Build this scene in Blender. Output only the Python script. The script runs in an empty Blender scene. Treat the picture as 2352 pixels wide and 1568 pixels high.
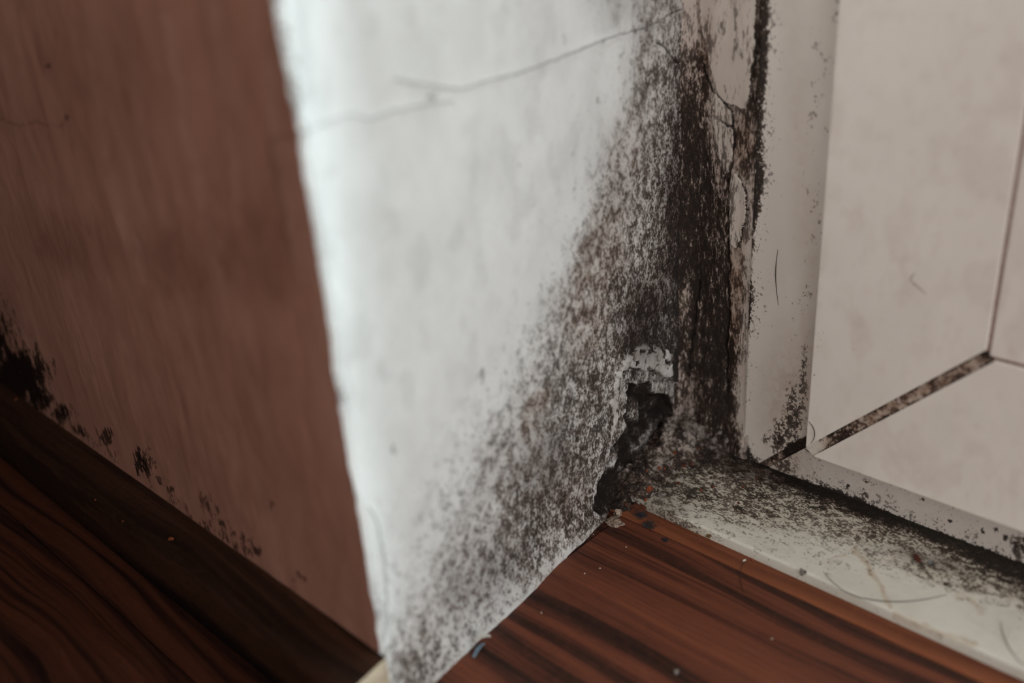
import bpy, bmesh, math, random
import numpy as np
from mathutils import Vector, Matrix

random.seed(7)
RNG = np.random.default_rng(11)
scene = bpy.context.scene
COL = scene.collection

# ------------------------------------------------------------------ camera
S = 0.31                                   # metres per layout unit (eye height above the floor)
F_PX, CX, CY = 2287.0, 1176.0, 784.0       # focal length / centre for a 2352 x 1568 picture
M = np.array([[0.72676399, 0.68380881, -0.06495856],     # right
              [0.25821565, -0.35961466, -0.89666157],    # down
              [-0.63650514, 0.63488802, -0.43792512]])   # forward
EYE = np.array([0.0, 0.0, S])
cam_d = bpy.data.cameras.new('camera')
cam_d.sensor_width = 36.0
cam_d.lens = 36.0 * F_PX / 2352.0
cam_d.clip_start = 0.01
cam_d.dof.use_dof = True
cam_d.dof.focus_distance = 0.505
cam_d.dof.aperture_fstop = 3.2
cam = bpy.data.objects.new('camera', cam_d)
COL.objects.link(cam)
R3 = Matrix((M[0], -M[1], -M[2])).transposed()
cam.matrix_world = Matrix.Translation(Vector(EYE)) @ R3.to_4x4()
scene.camera = cam

# ------------------------------------------------------------------ light
scene.view_settings.view_transform = 'Standard'
scene.view_settings.look = 'None'
scene.view_settings.gamma = 1.0
scene.view_settings.use_curve_mapping = False
scene.view_settings.exposure = 0.0
world = bpy.data.worlds.new('world')
scene.world = world
world.use_nodes = True
bg = world.node_tree.nodes['Background']
bg.inputs['Color'].default_value = (1.0, 0.955, 0.915, 1)
bg.inputs['Strength'].default_value = 1.36


def area(name, loc, target, sx, sy, power, color):
    ld = bpy.data.lights.new(name, 'AREA')
    ld.shape = 'RECTANGLE'
    ld.size, ld.size_y = sx, sy
    ld.energy = power
    ld.color = color
    o = bpy.data.objects.new(name, ld)
    COL.objects.link(o)
    o.location = loc
    o.rotation_euler = (Vector(target) - Vector(loc)).to_track_quat('-Z', 'Y').to_euler()
    return o


# daylight outside the glazed door, and a soft fill lamp added on the room side
area('daylight_outside', (1.38, 1.72, 1.7), (-0.2, 0.25, 0.12), 1.5, 1.6, 3600, (0.80, 0.95, 1.0))
area('room_fill', (1.9, -0.15, 1.0), (-0.25, 0.30, 0.1), 1.1, 1.3, 10, (0.94, 0.97, 1.0))


# ------------------------------------------------------------------ helpers
def project(P):
    """world points (n,3) -> pixels of the 2352 x 1568 picture (only used to lay out stains on the surfaces)"""
    Q = (np.asarray(P) - EYE) @ M.T
    return CX + F_PX * Q[:, 0] / Q[:, 2], CY + F_PX * Q[:, 1] / Q[:, 2]


def ray(px, py):
    return M.T @ np.array([(px - CX) / F_PX, (py - CY) / F_PX, 1.0])


def at_z(px, py, z):
    d = ray(px, py)
    return EYE + d * (z - EYE[2]) / d[2]


def at_y(px, py, y):
    d = ray(px, py)
    return EYE + d * (y - EYE[1]) / d[1]


def at_plane(px, py, p0, n):
    d = ray(px, py)
    return EYE + d * (np.dot(np.asarray(p0) - EYE, n) / np.dot(d, n))


_tables = [np.random.default_rng(100 + i).random((256, 256)) for i in range(12)]


def vnoise(x, y, seed=0):
    T = _tables[seed % 12]
    x = np.asarray(x, float); y = np.asarray(y, float)
    xi = np.floor(x).astype(int); yi = np.floor(y).astype(int)
    fx = x - xi; fy = y - yi
    fx = fx * fx * (3 - 2 * fx); fy = fy * fy * (3 - 2 * fy)
    a = T[xi % 256, yi % 256]; b = T[(xi + 1) % 256, yi % 256]
    c = T[xi % 256, (yi + 1) % 256]; d = T[(xi + 1) % 256, (yi + 1) % 256]
    return (a * (1 - fx) + b * fx) * (1 - fy) + (c * (1 - fx) + d * fx) * fy


def fbm(x, y, seed=0, octv=4, gain=0.5):
    s = 0; amp = 1; tot = 0
    for o in range(octv):
        s = s + amp * vnoise(x * 2 ** o + 17.3 * o, y * 2 ** o + 5.1 * o, seed + o)
        tot += amp; amp *= gain
    return s / tot - 0.5


def smooth(a, b, x):
    t = np.clip((x - a) / (b - a), 0, 1)
    return t * t * (3 - 2 * t)


def probit(p):
    p = np.clip(p, 0.002, 0.998)
    t = np.log(p / (1 - p))
    return t / 1.6                       # logistic stand-in for the normal quantile


def rows_field(rows, px, py):
    """rows: {y: [(x, value), ...]} piecewise linear along x, blended between rows"""
    ys = sorted(rows)
    vals = np.stack([np.interp(px, [k[0] for k in rows[y]], [k[1] for k in rows[y]]) for y in ys])
    idx = np.clip(np.searchsorted(ys, py) - 1, 0, len(ys) - 2)
    y0 = np.array(ys)[idx]; y1 = np.array(ys)[idx + 1]
    t = np.clip((py - y0) / (y1 - y0), 0, 1)
    n = np.arange(len(px))
    return vals[idx, n] * (1 - t) + vals[idx + 1, n] * t


def blob(px, py, cx, cy, rx, ry, ang=0.0, soft=0.5):
    a = math.radians(ang)
    dx, dy = px - cx, py - cy
    u = (dx * math.cos(a) + dy * math.sin(a)) / rx
    v = (-dx * math.sin(a) + dy * math.cos(a)) / ry
    r = np.sqrt(u * u + v * v)
    return 1 - smooth(1 - soft, 1 + soft, r)


def polydist(px, py, pts):
    d = np.full(px.shape, 1e9)
    for (x0, y0), (x1, y1) in zip(pts[:-1], pts[1:]):
        vx, vy = x1 - x0, y1 - y0
        t = np.clip(((px - x0) * vx + (py - y0) * vy) / (vx * vx + vy * vy + 1e-9), 0, 1)
        d = np.minimum(d, np.hypot(px - x0 - t * vx, py - y0 - t * vy))
    return d


def inside(px, py, poly):
    r = np.zeros(px.shape, bool)
    n = len(poly)
    for i in range(n):
        x0, y0 = poly[i]; x1, y1 = poly[(i + 1) % n]
        cnd = ((y0 > py) != (y1 > py)) & (px < (x1 - x0) * (py - y0) / ((y1 - y0) + 1e-12) + x0)
        r ^= cnd
    return r


def sdf(px, py, poly):
    d = polydist(px, py, list(poly) + [poly[0]])
    return np.where(inside(px, py, poly), d, -d)      # positive inside


def wig(px, py, amp, scale, seed=0):
    return px + amp * 2 * fbm(px / scale, py / scale, seed), py + amp * 2 * fbm(px / scale + 9, py / scale + 4, seed + 3)


def link(name, me, mat=None, parent=None):
    o = bpy.data.objects.new(name, me)
    COL.objects.link(o)
    if mat is not None and len(me.materials) == 0:
        me.materials.append(mat)
    if parent is not None:
        o.parent = parent
    return o


def struct(o, label=None):
    o['kind'] = 'structure'
    if label:
        o['label'] = label
    return o


def tag(o, label, cat, group=None):
    o['label'] = label
    o['category'] = cat
    if group:
        o['group'] = group
    return o


def grid_mesh(name, V, nu, nv, attrs=None, flip=False, smooth_shade=True):
    """V: (nu*nv,3) points with index i*nv+j"""
    me = bpy.data.meshes.new(name)
    i, j = np.meshgrid(np.arange(nu - 1), np.arange(nv - 1), indexing='ij')
    a = (i * nv + j).ravel()
    quad = np.stack([a, a + nv, a + nv + 1, a + 1], 1)
    if flip:
        quad = quad[:, ::-1]
    nq = len(quad)
    me.vertices.add(len(V)); me.vertices.foreach_set('co', np.asarray(V, np.float32).ravel())
    me.loops.add(nq * 4); me.loops.foreach_set('vertex_index', quad.ravel().astype(np.int32))
    me.polygons.add(nq)
    me.polygons.foreach_set('loop_start', (np.arange(nq) * 4).astype(np.int32))
    me.polygons.foreach_set('use_smooth', np.full(nq, smooth_shade))
    me.update(calc_edges=True)
    for k, val in (attrs or {}).items():
        at = me.attributes.new(k, 'FLOAT', 'POINT')
        at.data.foreach_set('value', np.asarray(val, np.float32))
    me.validate()
    return me


def bm_mesh(name, bm, smooth_shade=False):
    me = bpy.data.meshes.new(name)
    bmesh.ops.recalc_face_normals(bm, faces=bm.faces)
    bm.to_mesh(me); bm.free()
    if smooth_shade:
        me.polygons.foreach_set('use_smooth', np.full(len(me.polygons), True))
    return me


def box_mesh(name, a, b, bevel=0.0):
    bm = bmesh.new()
    bmesh.ops.create_cube(bm, size=1)
    a = Vector(a); b = Vector(b)
    for v in bm.verts:
        v.co = Vector([(a[k] + b[k]) / 2 + v.co[k] * (b[k] - a[k]) for k in range(3)])
    if bevel:
        bmesh.ops.bevel(bm, geom=bm.edges[:], offset=bevel, segments=2, affect='EDGES', profile=0.5)
    return bm_mesh(name, bm)


def dense(lo, hi, step, far=None, nfar=0):
    v = np.arange(lo, hi, step)
    if far is not None:
        v = np.concatenate([v, hi + (far - hi) * (np.linspace(0, 1, nfar) ** 2)])
    return v


# ------------------------------------------------------------------ materials
def new_mat(name):
    m = bpy.data.materials.new(name)
    m.use_nodes = True
    nt = m.node_tree
    return m, nt, nt.nodes['Principled BSDF']


class NT:
    def __init__(self, nt):
        self.nt = nt

    def n(self, kind, **kw):
        nd = self.nt.nodes.new(kind)
        for k, v in kw.items():
            setattr(nd, k, v)
        return nd

    def l(self, a, b):
        self.nt.links.new(a, b)

    def val(self, inp, v):
        if hasattr(v, 'links') or hasattr(v, 'is_output'):
            self.l(v, inp)
        else:
            inp.default_value = v

    def math(self, op, a, b=None, c=None, clamp=False):
        nd = self.n('ShaderNodeMath', operation=op, use_clamp=clamp)
        self.val(nd.inputs[0], a)
        if b is not None:
            self.val(nd.inputs[1], b)
        if c is not None:
            self.val(nd.inputs[2], c)
        return nd.outputs[0]

    def noise(self, vec, scale, detail=3.0, rough=0.55, dist=0.0):
        nd = self.n('ShaderNodeTexNoise')
        self.l(vec, nd.inputs['Vector'])
        nd.inputs['Scale'].default_value = scale
        nd.inputs['Detail'].default_value = detail
        nd.inputs['Roughness'].default_value = rough
        nd.inputs['Distortion'].default_value = dist
        return nd.outputs['Fac']

    def sstep(self, x, a, b, lo=0.0, hi=1.0):
        nd = self.n('ShaderNodeMapRange', interpolation_type='SMOOTHSTEP')
        self.val(nd.inputs[0], x)
        for i, v in enumerate((a, b, lo, hi)):
            self.val(nd.inputs[i + 1], v)
        return nd.outputs[0]

    def mix(self, f, a, b):
        nd = self.n('ShaderNodeMix', data_type='RGBA')
        self.val(nd.inputs[0], f)
        for inp, v in ((nd.inputs[6], a), (nd.inputs[7], b)):
            if isinstance(v, tuple):
                inp.default_value = v if len(v) == 4 else v + (1,)
            else:
                self.l(v, inp)
        return nd.outputs[2]

    def attr(self, name):
        nd = self.n('ShaderNodeAttribute', attribute_name=name)
        return nd.outputs['Fac']

    def coords(self, scale=(1, 1, 1), rot=(0, 0, 0)):
        tc = self.n('ShaderNodeTexCoord')
        mp = self.n('ShaderNodeMapping')
        self.l(tc.outputs['Object'], mp.inputs['Vector'])
        mp.inputs['Scale'].default_value = scale
        mp.inputs['Rotation'].default_value = rot
        return mp.outputs['Vector']


def grime_material(name, base, base2, rough=0.75, vscale=(1, 1, 1), f1=560.0, f2=170.0, w1=0.62, sharp=0.55,
                   dark=(0.012, 0.009, 0.008), brown=(0.075, 0.046, 0.034), stain=(0.33, 0.20, 0.13),
                   film=(0.075, 0.06, 0.058), bump=0.5, bump_d=0.0008, spec=0.3, fleck=0.0, streak=None):
    """paint with mould: attribute 'mold' (quantile), 'film' (grey bloom), 'stain' (brown), 'crack'"""
    m, nt, p = new_mat(name)
    t = NT(nt)
    v = t.coords(vscale)
    n1 = t.noise(v, f1, 3, 0.62)
    n2 = t.noise(v, f2, 3, 0.6, 0.4)
    n3 = t.noise(v, 45.0, 3, 0.6)
    n4 = t.noise(v, f1 * 2.3, 2, 0.6)
    comb = t.math('ADD', t.math('MULTIPLY', t.math('SUBTRACT', n1, 0.5), w1 / 0.10),
                  t.math('MULTIPLY', t.math('SUBTRACT', n2, 0.5), (1 - w1) / 0.085))
    comb = t.math('ADD', comb, t.math('MULTIPLY', t.math('SUBTRACT', n4, 0.5), 2.2))
    z = t.math('MULTIPLY_ADD', comb, 1.22, t.attr('mold'))
    mask = t.sstep(z, -sharp, sharp)
    deep = t.sstep(z, 0.2, 2.0)
    # clean coat
    col = t.mix(t.sstep(n3, 0.35, 0.68), base, base2)
    if streak:
        sv = t.coords(streak[0])
        sn = t.noise(sv, streak[1], 4, 0.6)
        col = t.mix(t.math('MULTIPLY', t.sstep(sn, 0.42, 0.7), streak[2]), col, streak[3])
    st = t.math('MULTIPLY', t.attr('stain'), t.sstep(n2, 0.25, 0.7, 0.45, 1.0), clamp=True)
    col = t.mix(st, col, stain)
    fl = t.math('MULTIPLY', t.attr('film'), t.sstep(n1, 0.30, 0.66, 1.0, 0.55), clamp=True)
    col = t.mix(fl, col, film)
    mcol = t.mix(deep, brown, dark)
    mcol = t.mix(t.math('MULTIPLY', t.sstep(n3, 0.45, 0.62), 0.55), mcol, dark)
    op = t.sstep(t.attr('mold'), -1.3, 0.9, 0.62, 0.96)
    col = t.mix(t.math('MULTIPLY', mask, op), col, mcol)
    if fleck:
        fm = t.math('MULTIPLY', t.sstep(n4, 0.60, 0.72), t.math('MULTIPLY', t.sstep(t.attr('mold'), 0.3, 1.6), fleck))
        col = t.mix(fm, col, (0.36, 0.30, 0.26))
    col = t.mix(t.math('MULTIPLY', t.attr('crack'), 0.9, clamp=True), col, (0.014, 0.011, 0.010))
    t.l(col, p.inputs['Base Color'])
    rr = t.math('ADD', t.math('MULTIPLY', mask, 0.95 - rough), rough, clamp=True)
    t.l(rr, p.inputs['Roughness'])
    dirt = t.math('MAXIMUM', mask, t.attr('crack'), clamp=True)
    t.l(t.math('MULTIPLY_ADD', dirt, 0.04 - spec, spec), p.inputs['Specular IOR Level'])
    h = t.math('ADD', t.math('MULTIPLY', n1, 0.5), t.math('MULTIPLY', n2, 0.8))
    h = t.math('ADD', h, t.math('MULTIPLY', mask, 0.25))
    b = t.n('ShaderNodeBump')
    b.inputs['Strength'].default_value = bump
    b.inputs['Distance'].default_value = bump_d
    t.l(h, b.inputs['Height'])
    t.l(b.outputs[0], p.inputs['Normal'])
    return m


def plain_material(name, c1, c2, scale=400.0, rough=0.8, bump=0.4, spec=0.3, lo=0.4, hi=0.62):
    m, nt, p = new_mat(name)
    t = NT(nt)
    v = t.coords()
    n = t.noise(v, scale, 4, 0.62)
    t.l(t.mix(t.sstep(n, lo, hi), c1, c2), p.inputs['Base Color'])
    p.inputs['Roughness'].default_value = rough
    p.inputs['Specular IOR Level'].default_value = spec
    b = t.n('ShaderNodeBump')
    b.inputs['Strength'].default_value = bump
    b.inputs['Distance'].default_value = 0.0006
    t.l(n, b.inputs['Height'])
    t.l(b.outputs[0], p.inputs['Normal'])
    return m


def wood_material(name, light, mid, dark, rough=0.38, yscale=1.0, per_object=True):
    m, nt, p = new_mat(name)
    t = NT(nt)
    tc = t.n('ShaderNodeTexCoord')
    mp = t.n('ShaderNodeMapping')
    t.l(tc.outputs['Object'], mp.inputs['Vector'])
    oi = t.n('ShaderNodeObjectInfo')
    off = t.n('ShaderNodeCombineXYZ')
    if per_object:
        t.l(t.math('MULTIPLY', oi.outputs['Random'], 7.3), off.inputs[0])
        t.l(t.math('MULTIPLY', oi.outputs['Random'], 3.1), off.inputs[1])
    t.l(off.outputs[0], mp.inputs['Location'])
    mp.inputs['Scale'].default_value = (1, 1, 1)
    base = mp.outputs['Vector']
    # slow wander of the grain
    wv = t.n('ShaderNodeMapping'); t.l(base, wv.inputs['Vector']); wv.inputs['Scale'].default_value = (5, 14 * yscale, 14)
    wander = t.noise(wv.outputs['Vector'], 1.0, 2, 0.5)
    add = t.n('ShaderNodeCombineXYZ')
    t.l(t.math('MULTIPLY', t.math('SUBTRACT', wander, 0.5), 0.028), add.inputs[1])
    va = t.n('ShaderNodeVectorMath', operation='ADD'); t.l(base, va.inputs[0]); t.l(add.outputs[0], va.inputs[1])
    g1 = t.n('ShaderNodeMapping'); t.l(va.outputs[0], g1.inputs['Vector']); g1.inputs['Scale'].default_value = (2.5, 120 * yscale, 60)
    broad = t.noise(g1.outputs['Vector'], 1.0, 2, 0.5)
    g2 = t.n('ShaderNodeMapping'); t.l(va.outputs[0], g2.inputs['Vector']); g2.inputs['Scale'].default_value = (9, 520 * yscale, 200)
    fine = t.noise(g2.outputs['Vector'], 1.0, 3, 0.6)
    g3 = t.n('ShaderNodeMapping'); t.l(va.outputs[0], g3.inputs['Vector']); g3.inputs['Scale'].default_value = (60, 1700 * yscale, 600)
    pore = t.noise(g3.outputs['Vector'], 1.0, 2, 0.6)
    mottle = t.noise(base, 320.0, 3, 0.65)
    gg = t.math('ADD', t.math('MULTIPLY', broad, 0.62), t.math('MULTIPLY', fine, 0.38))
    cr = t.n('ShaderNodeValToRGB')
    t.l(gg, cr.inputs[0])
    el = cr.color_ramp.elements
    el[0].position = 0.38; el[0].color = dark + (1,)
    el[1].position = 0.66; el[1].color = light + (1,)
    e = el.new(0.46); e.color = tuple(0.4 * a + 0.6 * b for a, b in zip(mid, dark)) + (1,)
    e = el.new(0.515); e.color = mid + (1,)
    col = t.mix(t.math('MULTIPLY', t.sstep(pore, 0.56, 0.70), 0.55), cr.outputs[0], dark)
    col = t.mix(t.math('MULTIPLY', t.sstep(mottle, 0.45, 0.75), 0.22), col, tuple(c * 1.5 for c in mid))
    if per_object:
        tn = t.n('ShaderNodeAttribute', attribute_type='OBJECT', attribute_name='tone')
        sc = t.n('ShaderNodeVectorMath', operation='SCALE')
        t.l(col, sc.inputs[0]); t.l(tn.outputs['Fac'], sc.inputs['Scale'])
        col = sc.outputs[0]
    t.l(col, p.inputs['Base Color'])
    t.l(t.sstep(mottle, 0.3, 0.7, rough - 0.06, rough + 0.12), p.inputs['Roughness'])
    p.inputs['Specular IOR Level'].default_value = 0.16
    b = t.n('ShaderNodeBump')
    b.inputs['Strength'].default_value = 0.25
    b.inputs['Distance'].default_value = 0.0004
    t.l(t.math('ADD', pore, t.math('MULTIPLY', mottle, 0.5)), b.inputs['Height'])
    t.l(b.outputs[0], p.inputs['Normal'])
    return m


M_REVEAL = grime_material('mouldy white plaster', (0.77, 0.79, 0.785), (0.70, 0.715, 0.705), rough=0.85,
                          vscale=(1, 0.8, 0.62), f1=900, f2=250, w1=0.60, sharp=1.0, fleck=0.55, bump=0.55, stain=(0.40, 0.33, 0.285))
M_BACK = grime_material('mouldy peeling filler', (0.62, 0.55, 0.50), (0.52, 0.44, 0.40), rough=0.8,
                        vscale=(1.15, 1, 0.38), f1=900, f2=260, w1=0.55, sharp=0.9, fleck=0.22, bump=0.6,
                        brown=(0.062, 0.035, 0.025), dark=(0.010, 0.007, 0.006))
M_FLAKE = grime_material('flaking paint skin', (0.66, 0.59, 0.54), (0.60, 0.53, 0.48), rough=0.7,
                         vscale=(1.3, 1, 0.30), f1=560, f2=200, w1=0.6, bump=0.35)
M_LEFT = grime_material('brown painted wall', (0.37, 0.18, 0.131), (0.325, 0.153, 0.11), rough=0.8,
                        vscale=(1, 1, 0.45), f1=420, f2=150, w1=0.5, brown=(0.012, 0.008, 0.006), dark=(0.004, 0.003, 0.003),
                        stain=(0.235, 0.105, 0.075), film=(0.46, 0.26, 0.205), bump=0.4,
                        streak=((60, 60, 6), 1.0, 0.35, (0.43, 0.235, 0.185)))
M_SILL = grime_material('mouldy white sill', (0.70, 0.68, 0.61), (0.62, 0.60, 0.53), rough=0.45,
                        vscale=(0.75, 1, 1), f1=1000, f2=300, w1=0.6, sharp=0.65, dark=(0.008, 0.006, 0.005), film=(0.085, 0.075, 0.072), stain=(0.40, 0.28, 0.16),
                        bump=0.25, spec=0.45, fleck=0.25)
M_PVC = grime_material('white window plastic', (0.80, 0.745, 0.695), (0.77, 0.715, 0.665), rough=0.42, vscale=(1, 1, 0.8),
                       f1=640, f2=220, w1=0.66, sharp=0.4, bump=0.03, bump_d=0.0004, spec=0.45, stain=(0.40, 0.27, 0.20))
M_WELD = grime_material('dirty weld seam', (0.72, 0.66, 0.60), (0.62, 0.56, 0.50), rough=0.7, stain=(0.30, 0.19, 0.135), f1=700, f2=260, w1=0.5,
                        brown=(0.06, 0.035, 0.027), bump=0.6)
M_HEAP = grime_material('plaster rubble', (0.34, 0.30, 0.27), (0.22, 0.19, 0.175), rough=0.95, f1=800, f2=260, w1=0.5, bump=0.9,
                        bump_d=0.0012, fleck=0.6)
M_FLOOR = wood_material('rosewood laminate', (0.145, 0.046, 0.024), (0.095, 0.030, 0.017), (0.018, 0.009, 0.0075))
M_PLANKL = wood_material('lighter laminate', (0.235, 0.080, 0.036), (0.20, 0.065, 0.030), (0.12, 0.037, 0.018), yscale=0.8)
M_SKIRT = wood_material('dark skirting wood', (0.050, 0.021, 0.011), (0.035, 0.014, 0.008), (0.012, 0.006, 0.004), rough=0.5, per_object=False)
M_SLAB = plain_material('screed', (0.05, 0.04, 0.035), (0.08, 0.06, 0.05))
M_ENDGRAIN = plain_material('pale cut end', (0.46, 0.38, 0.28), (0.36, 0.29, 0.21), 250, 0.9)
M_ORANGE = plain_material('orange brick crumb', (0.24, 0.060, 0.020), (0.12, 0.028, 0.012), 900, 0.85)
M_RUST = plain_material('rust red chip', (0.11, 0.030, 0.014), (0.06, 0.018, 0.010), 700, 0.8)
M_PLASTER = plain_material('grey plaster crumb', (0.30, 0.265, 0.245), (0.07, 0.056, 0.052), 650, 0.95, 0.8)
M_TAN = plain_material('tan plaster lump', (0.40, 0.31, 0.24), (0.11, 0.075, 0.06), 700, 0.95, 0.9)
M_LINT = plain_material('blue grey lint', (0.055, 0.065, 0.08), (0.022, 0.022, 0.026), 900, 0.95)
M_BLUE = plain_material('blue fleck', (0.18, 0.25, 0.31), (0.12, 0.17, 0.22), 900, 0.8)
M_WHITE = plain_material('white paint chip', (0.66, 0.65, 0.60), (0.5, 0.48, 0.44), 900, 0.8)
M_MUSTARD = plain_material('mustard crumb', (0.22, 0.12, 0.04), (0.10, 0.05, 0.02), 900, 0.9)
M_HAIR = plain_material('dark hair', (0.035, 0.02, 0.014), (0.02, 0.012, 0.01), 300, 0.5)
M_PVC_CORE = plain_material('grey plastic core', (0.42, 0.38, 0.34), (0.38, 0.34, 0.30), 90, 0.6, 0.05)
M_GASKET = plain_material('dirty gasket line', (0.30, 0.20, 0.17), (0.20, 0.12, 0.10), 400, 0.8)


def glass_material():
    m = bpy.data.materials.new('window glass')
    m.use_nodes = True
    nt = m.node_tree
    for n in list(nt.nodes):
        nt.nodes.remove(n)
    t = NT(nt)
    out = t.n('ShaderNodeOutputMaterial')
    tr = t.n('ShaderNodeBsdfTransparent'); tr.inputs[0].default_value = (0.93, 0.96, 0.95, 1)
    gl = t.n('ShaderNodeBsdfGlossy'); gl.inputs['Roughness'].default_value = 0.02
    fr = t.n('ShaderNodeFresnel'); fr.inputs[0].default_value = 1.45
    mx = t.n('ShaderNodeMixShader')
    t.l(fr.outputs[0], mx.inputs[0]); t.l(tr.outputs[0], mx.inputs[1]); t.l(gl.outputs[0], mx.inputs[2])
    t.l(mx.outputs[0], out.inputs[0])
    return m


M_GLASS = glass_material()

# ------------------------------------------------------------------ layout (metres)
U = S
Y_LEFT = 0.545 * U                       # brown wall plane
X_COR = -0.818 * U                       # its corner with the reveal
Y_BACK = 1.345 * U                       # inner corner
X_IN = -0.905 * U
Y_FRAME = 1.325 * U                      # front of the fixed frame
Y_SASH = 1.265 * U                       # front of the sash
Z_SILL = 0.018 * U
Y_SILL = 1.112 * U                       # front of the sill
FX0, FZ0 = -0.775 * U, -0.027 * U        # frame outer corner
SX0, SZ0 = -0.6264 * U, 0.112 * U        # sash outer corner
SW = 0.246 * U                           # sash width
WALL_TOP = 2.4
REV_L = math.hypot(X_IN - X_COR, Y_BACK - Y_LEFT)
REV_D = np.array([X_IN - X_COR, Y_BACK - Y_LEFT, 0]) / REV_L
REV_N = np.array([REV_D[1], -REV_D[0], 0])          # towards +x (the opening)

CRACKS_REVEAL = [
    ([(660, 318), (700, 303), (742, 282), (800, 263), (850, 273), (900, 256), (990, 238), (1040, 232)], 2.4, 0.42),
    ([(905, 182), (960, 193), (1010, 200), (1062, 206), (1108, 190), (1200, 166), (1290, 131), (1352, 106), (1420, 80),
      (1478, 66), (1520, 45), (1552, 25), (1580, 18)], 2.0, 0.6),
    ([(1510, 98), (1525, 108), (1548, 138), (1565, 147), (1592, 152)], 2.2, 1.0),
    ([(845, 1165), (862, 1195), (878, 1265), (884, 1330), (887, 1420), (880, 1470)], 3.2, 0.4),
    ([(785, 1075), (808, 1105), (820, 1140), (812, 1172)], 3.0, 0.35),
]

ROWS_REVEAL = {
    -200: [(1300, 0), (1400, .12), (1480, .35), (1560, .35), (1600, .4)],
    0: [(1200, 0), (1350, .05), (1450, .22), (1500, .42), (1530, .36), (1560, .30), (1600, .4)],
    100: [(1200, 0), (1380, .03), (1440, .12), (1475, .40), (1520, .40), (1560, .55), (1590, .66)],
    200: [(1200, 0), (1400, .04), (1440, .12), (1478, .48), (1515, .46), (1550, .55), (1580, .74)],
    250: [(1200, 0), (1420, .06), (1460, .40), (1490, .25), (1525, .42), (1550, .62), (1580, .8)],
    300: [(1180, 0), (1380, .06), (1440, .28), (1480, .42), (1520, .60), (1560, .64), (1580, .82)],
    400: [(1150, 0), (1340, .05), (1390, .34), (1440, .46), (1480, .52), (1520, .62), (1550, .74), (1580, .92)],
    500: [(1100, 0), (1310, .05), (1360, .40), (1420, .50), (1480, .55), (1520, .62), (1560, .9), (1600, .95)],
    600: [(1100, 0), (1280, .04), (1335, .42), (1400, .48), (1450, .46), (1490, .55), (1515, .68), (1560, .95), (1600, .96)],
    700: [(1050, 0), (1230, .05), (1290, .38), (1340, .56), (1390, .44), (1435, .58), (1475, .80), (1520, .66), (1545, .70), (1562, .97)],
    800: [(1000, 0), (1170, .05), (1240, .30), (1300, .46), (1350, .50), (1400, .55), (1440, .74), (1480, .82), (1530, .74), (1560, .97)],
    900: [(950, 0), (1080, .03), (1160, .20), (1220, .36), (1280, .46), (1330, .62), (1362, .72), (1400, .46), (1430, .58), (1470, .8), (1550, .95)],
    1000: [(900, 0), (1030, .05), (1100, .22), (1160, .38), (1220, .50), (1280, .52), (1340, .64), (1385, .55), (1415, .72), (1440, .95), (1560, .97)],
    1100: [(860, 0), (980, .06), (1050, .22), (1110, .38), (1170, .52), (1230, .60), (1290, .52), (1345, .50), (1385, .62), (1405, .93), (1500, .95)],
    1200: [(850, 0.02), (950, .08), (1030, .24), (1080, .42), (1140, .48), (1210, .66), (1280, .78), (1340, .78), (1380, .86)],
    1300: [(850, 0.03), (930, .12), (990, .30), (1060, .42), (1120, .54), (1180, .60), (1230, .62), (1262, .50), (1290, .3)],
    1400: [(850, .05), (890, .10), (940, .30), (1000, .40), (1060, .48), (1105, .40), (1150, .28), (1200, .2)],
    1500: [(860, .05), (888, .12), (905, .42), (940, .56), (990, .55), (1030, .34), (1080, .2), (1120, .2)],
    1600: [(870, .1), (900, .3), (930, .64), (985, .55), (1020, .3), (1060, .2)],
}

HOLE = [(1452, 878), (1470, 884), (1500, 874), (1506, 905), (1540, 905), (1562, 940), (1545, 985), (1505, 1040), (1462, 1105),
        (1425, 1160), (1376, 1182), (1362, 1170), (1378, 1120), (1400, 1068), (1410, 1035), (1428, 1005), (1446, 985), (1440, 960),
        (1446, 918), (1441, 905)]
LEDGE = [(1419, 850), (1450, 845), (1490, 850), (1520, 862), (1560, 880), (1575, 950), (1540, 1010), (1480, 1100), (1430, 1180),
         (1355, 1190), (1362, 1120), (1392, 1050), (1405, 985), (1412, 930), (1418, 880)]
RIM = [(1411, 864), (1419, 846), (1434, 816), (1450, 811), (1460, 797), (1471, 787), (1482, 793), (1496, 803), (1511, 796), (1517, 806),
       (1529, 803), (1538, 820), (1540, 863), (1530, 871), (1518, 860), (1505, 850), (1489, 849), (1475, 851), (1450, 843), (1432, 850), (1420, 866)]


def edge_wobble(z):
    return 0.0016 * fbm(np.asarray(z) * 30, np.asarray(z) * 0 + 3, 2) + 0.0007 * fbm(np.asarray(z) * 160, np.asarray(z) * 0 + 7, 5)


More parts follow.
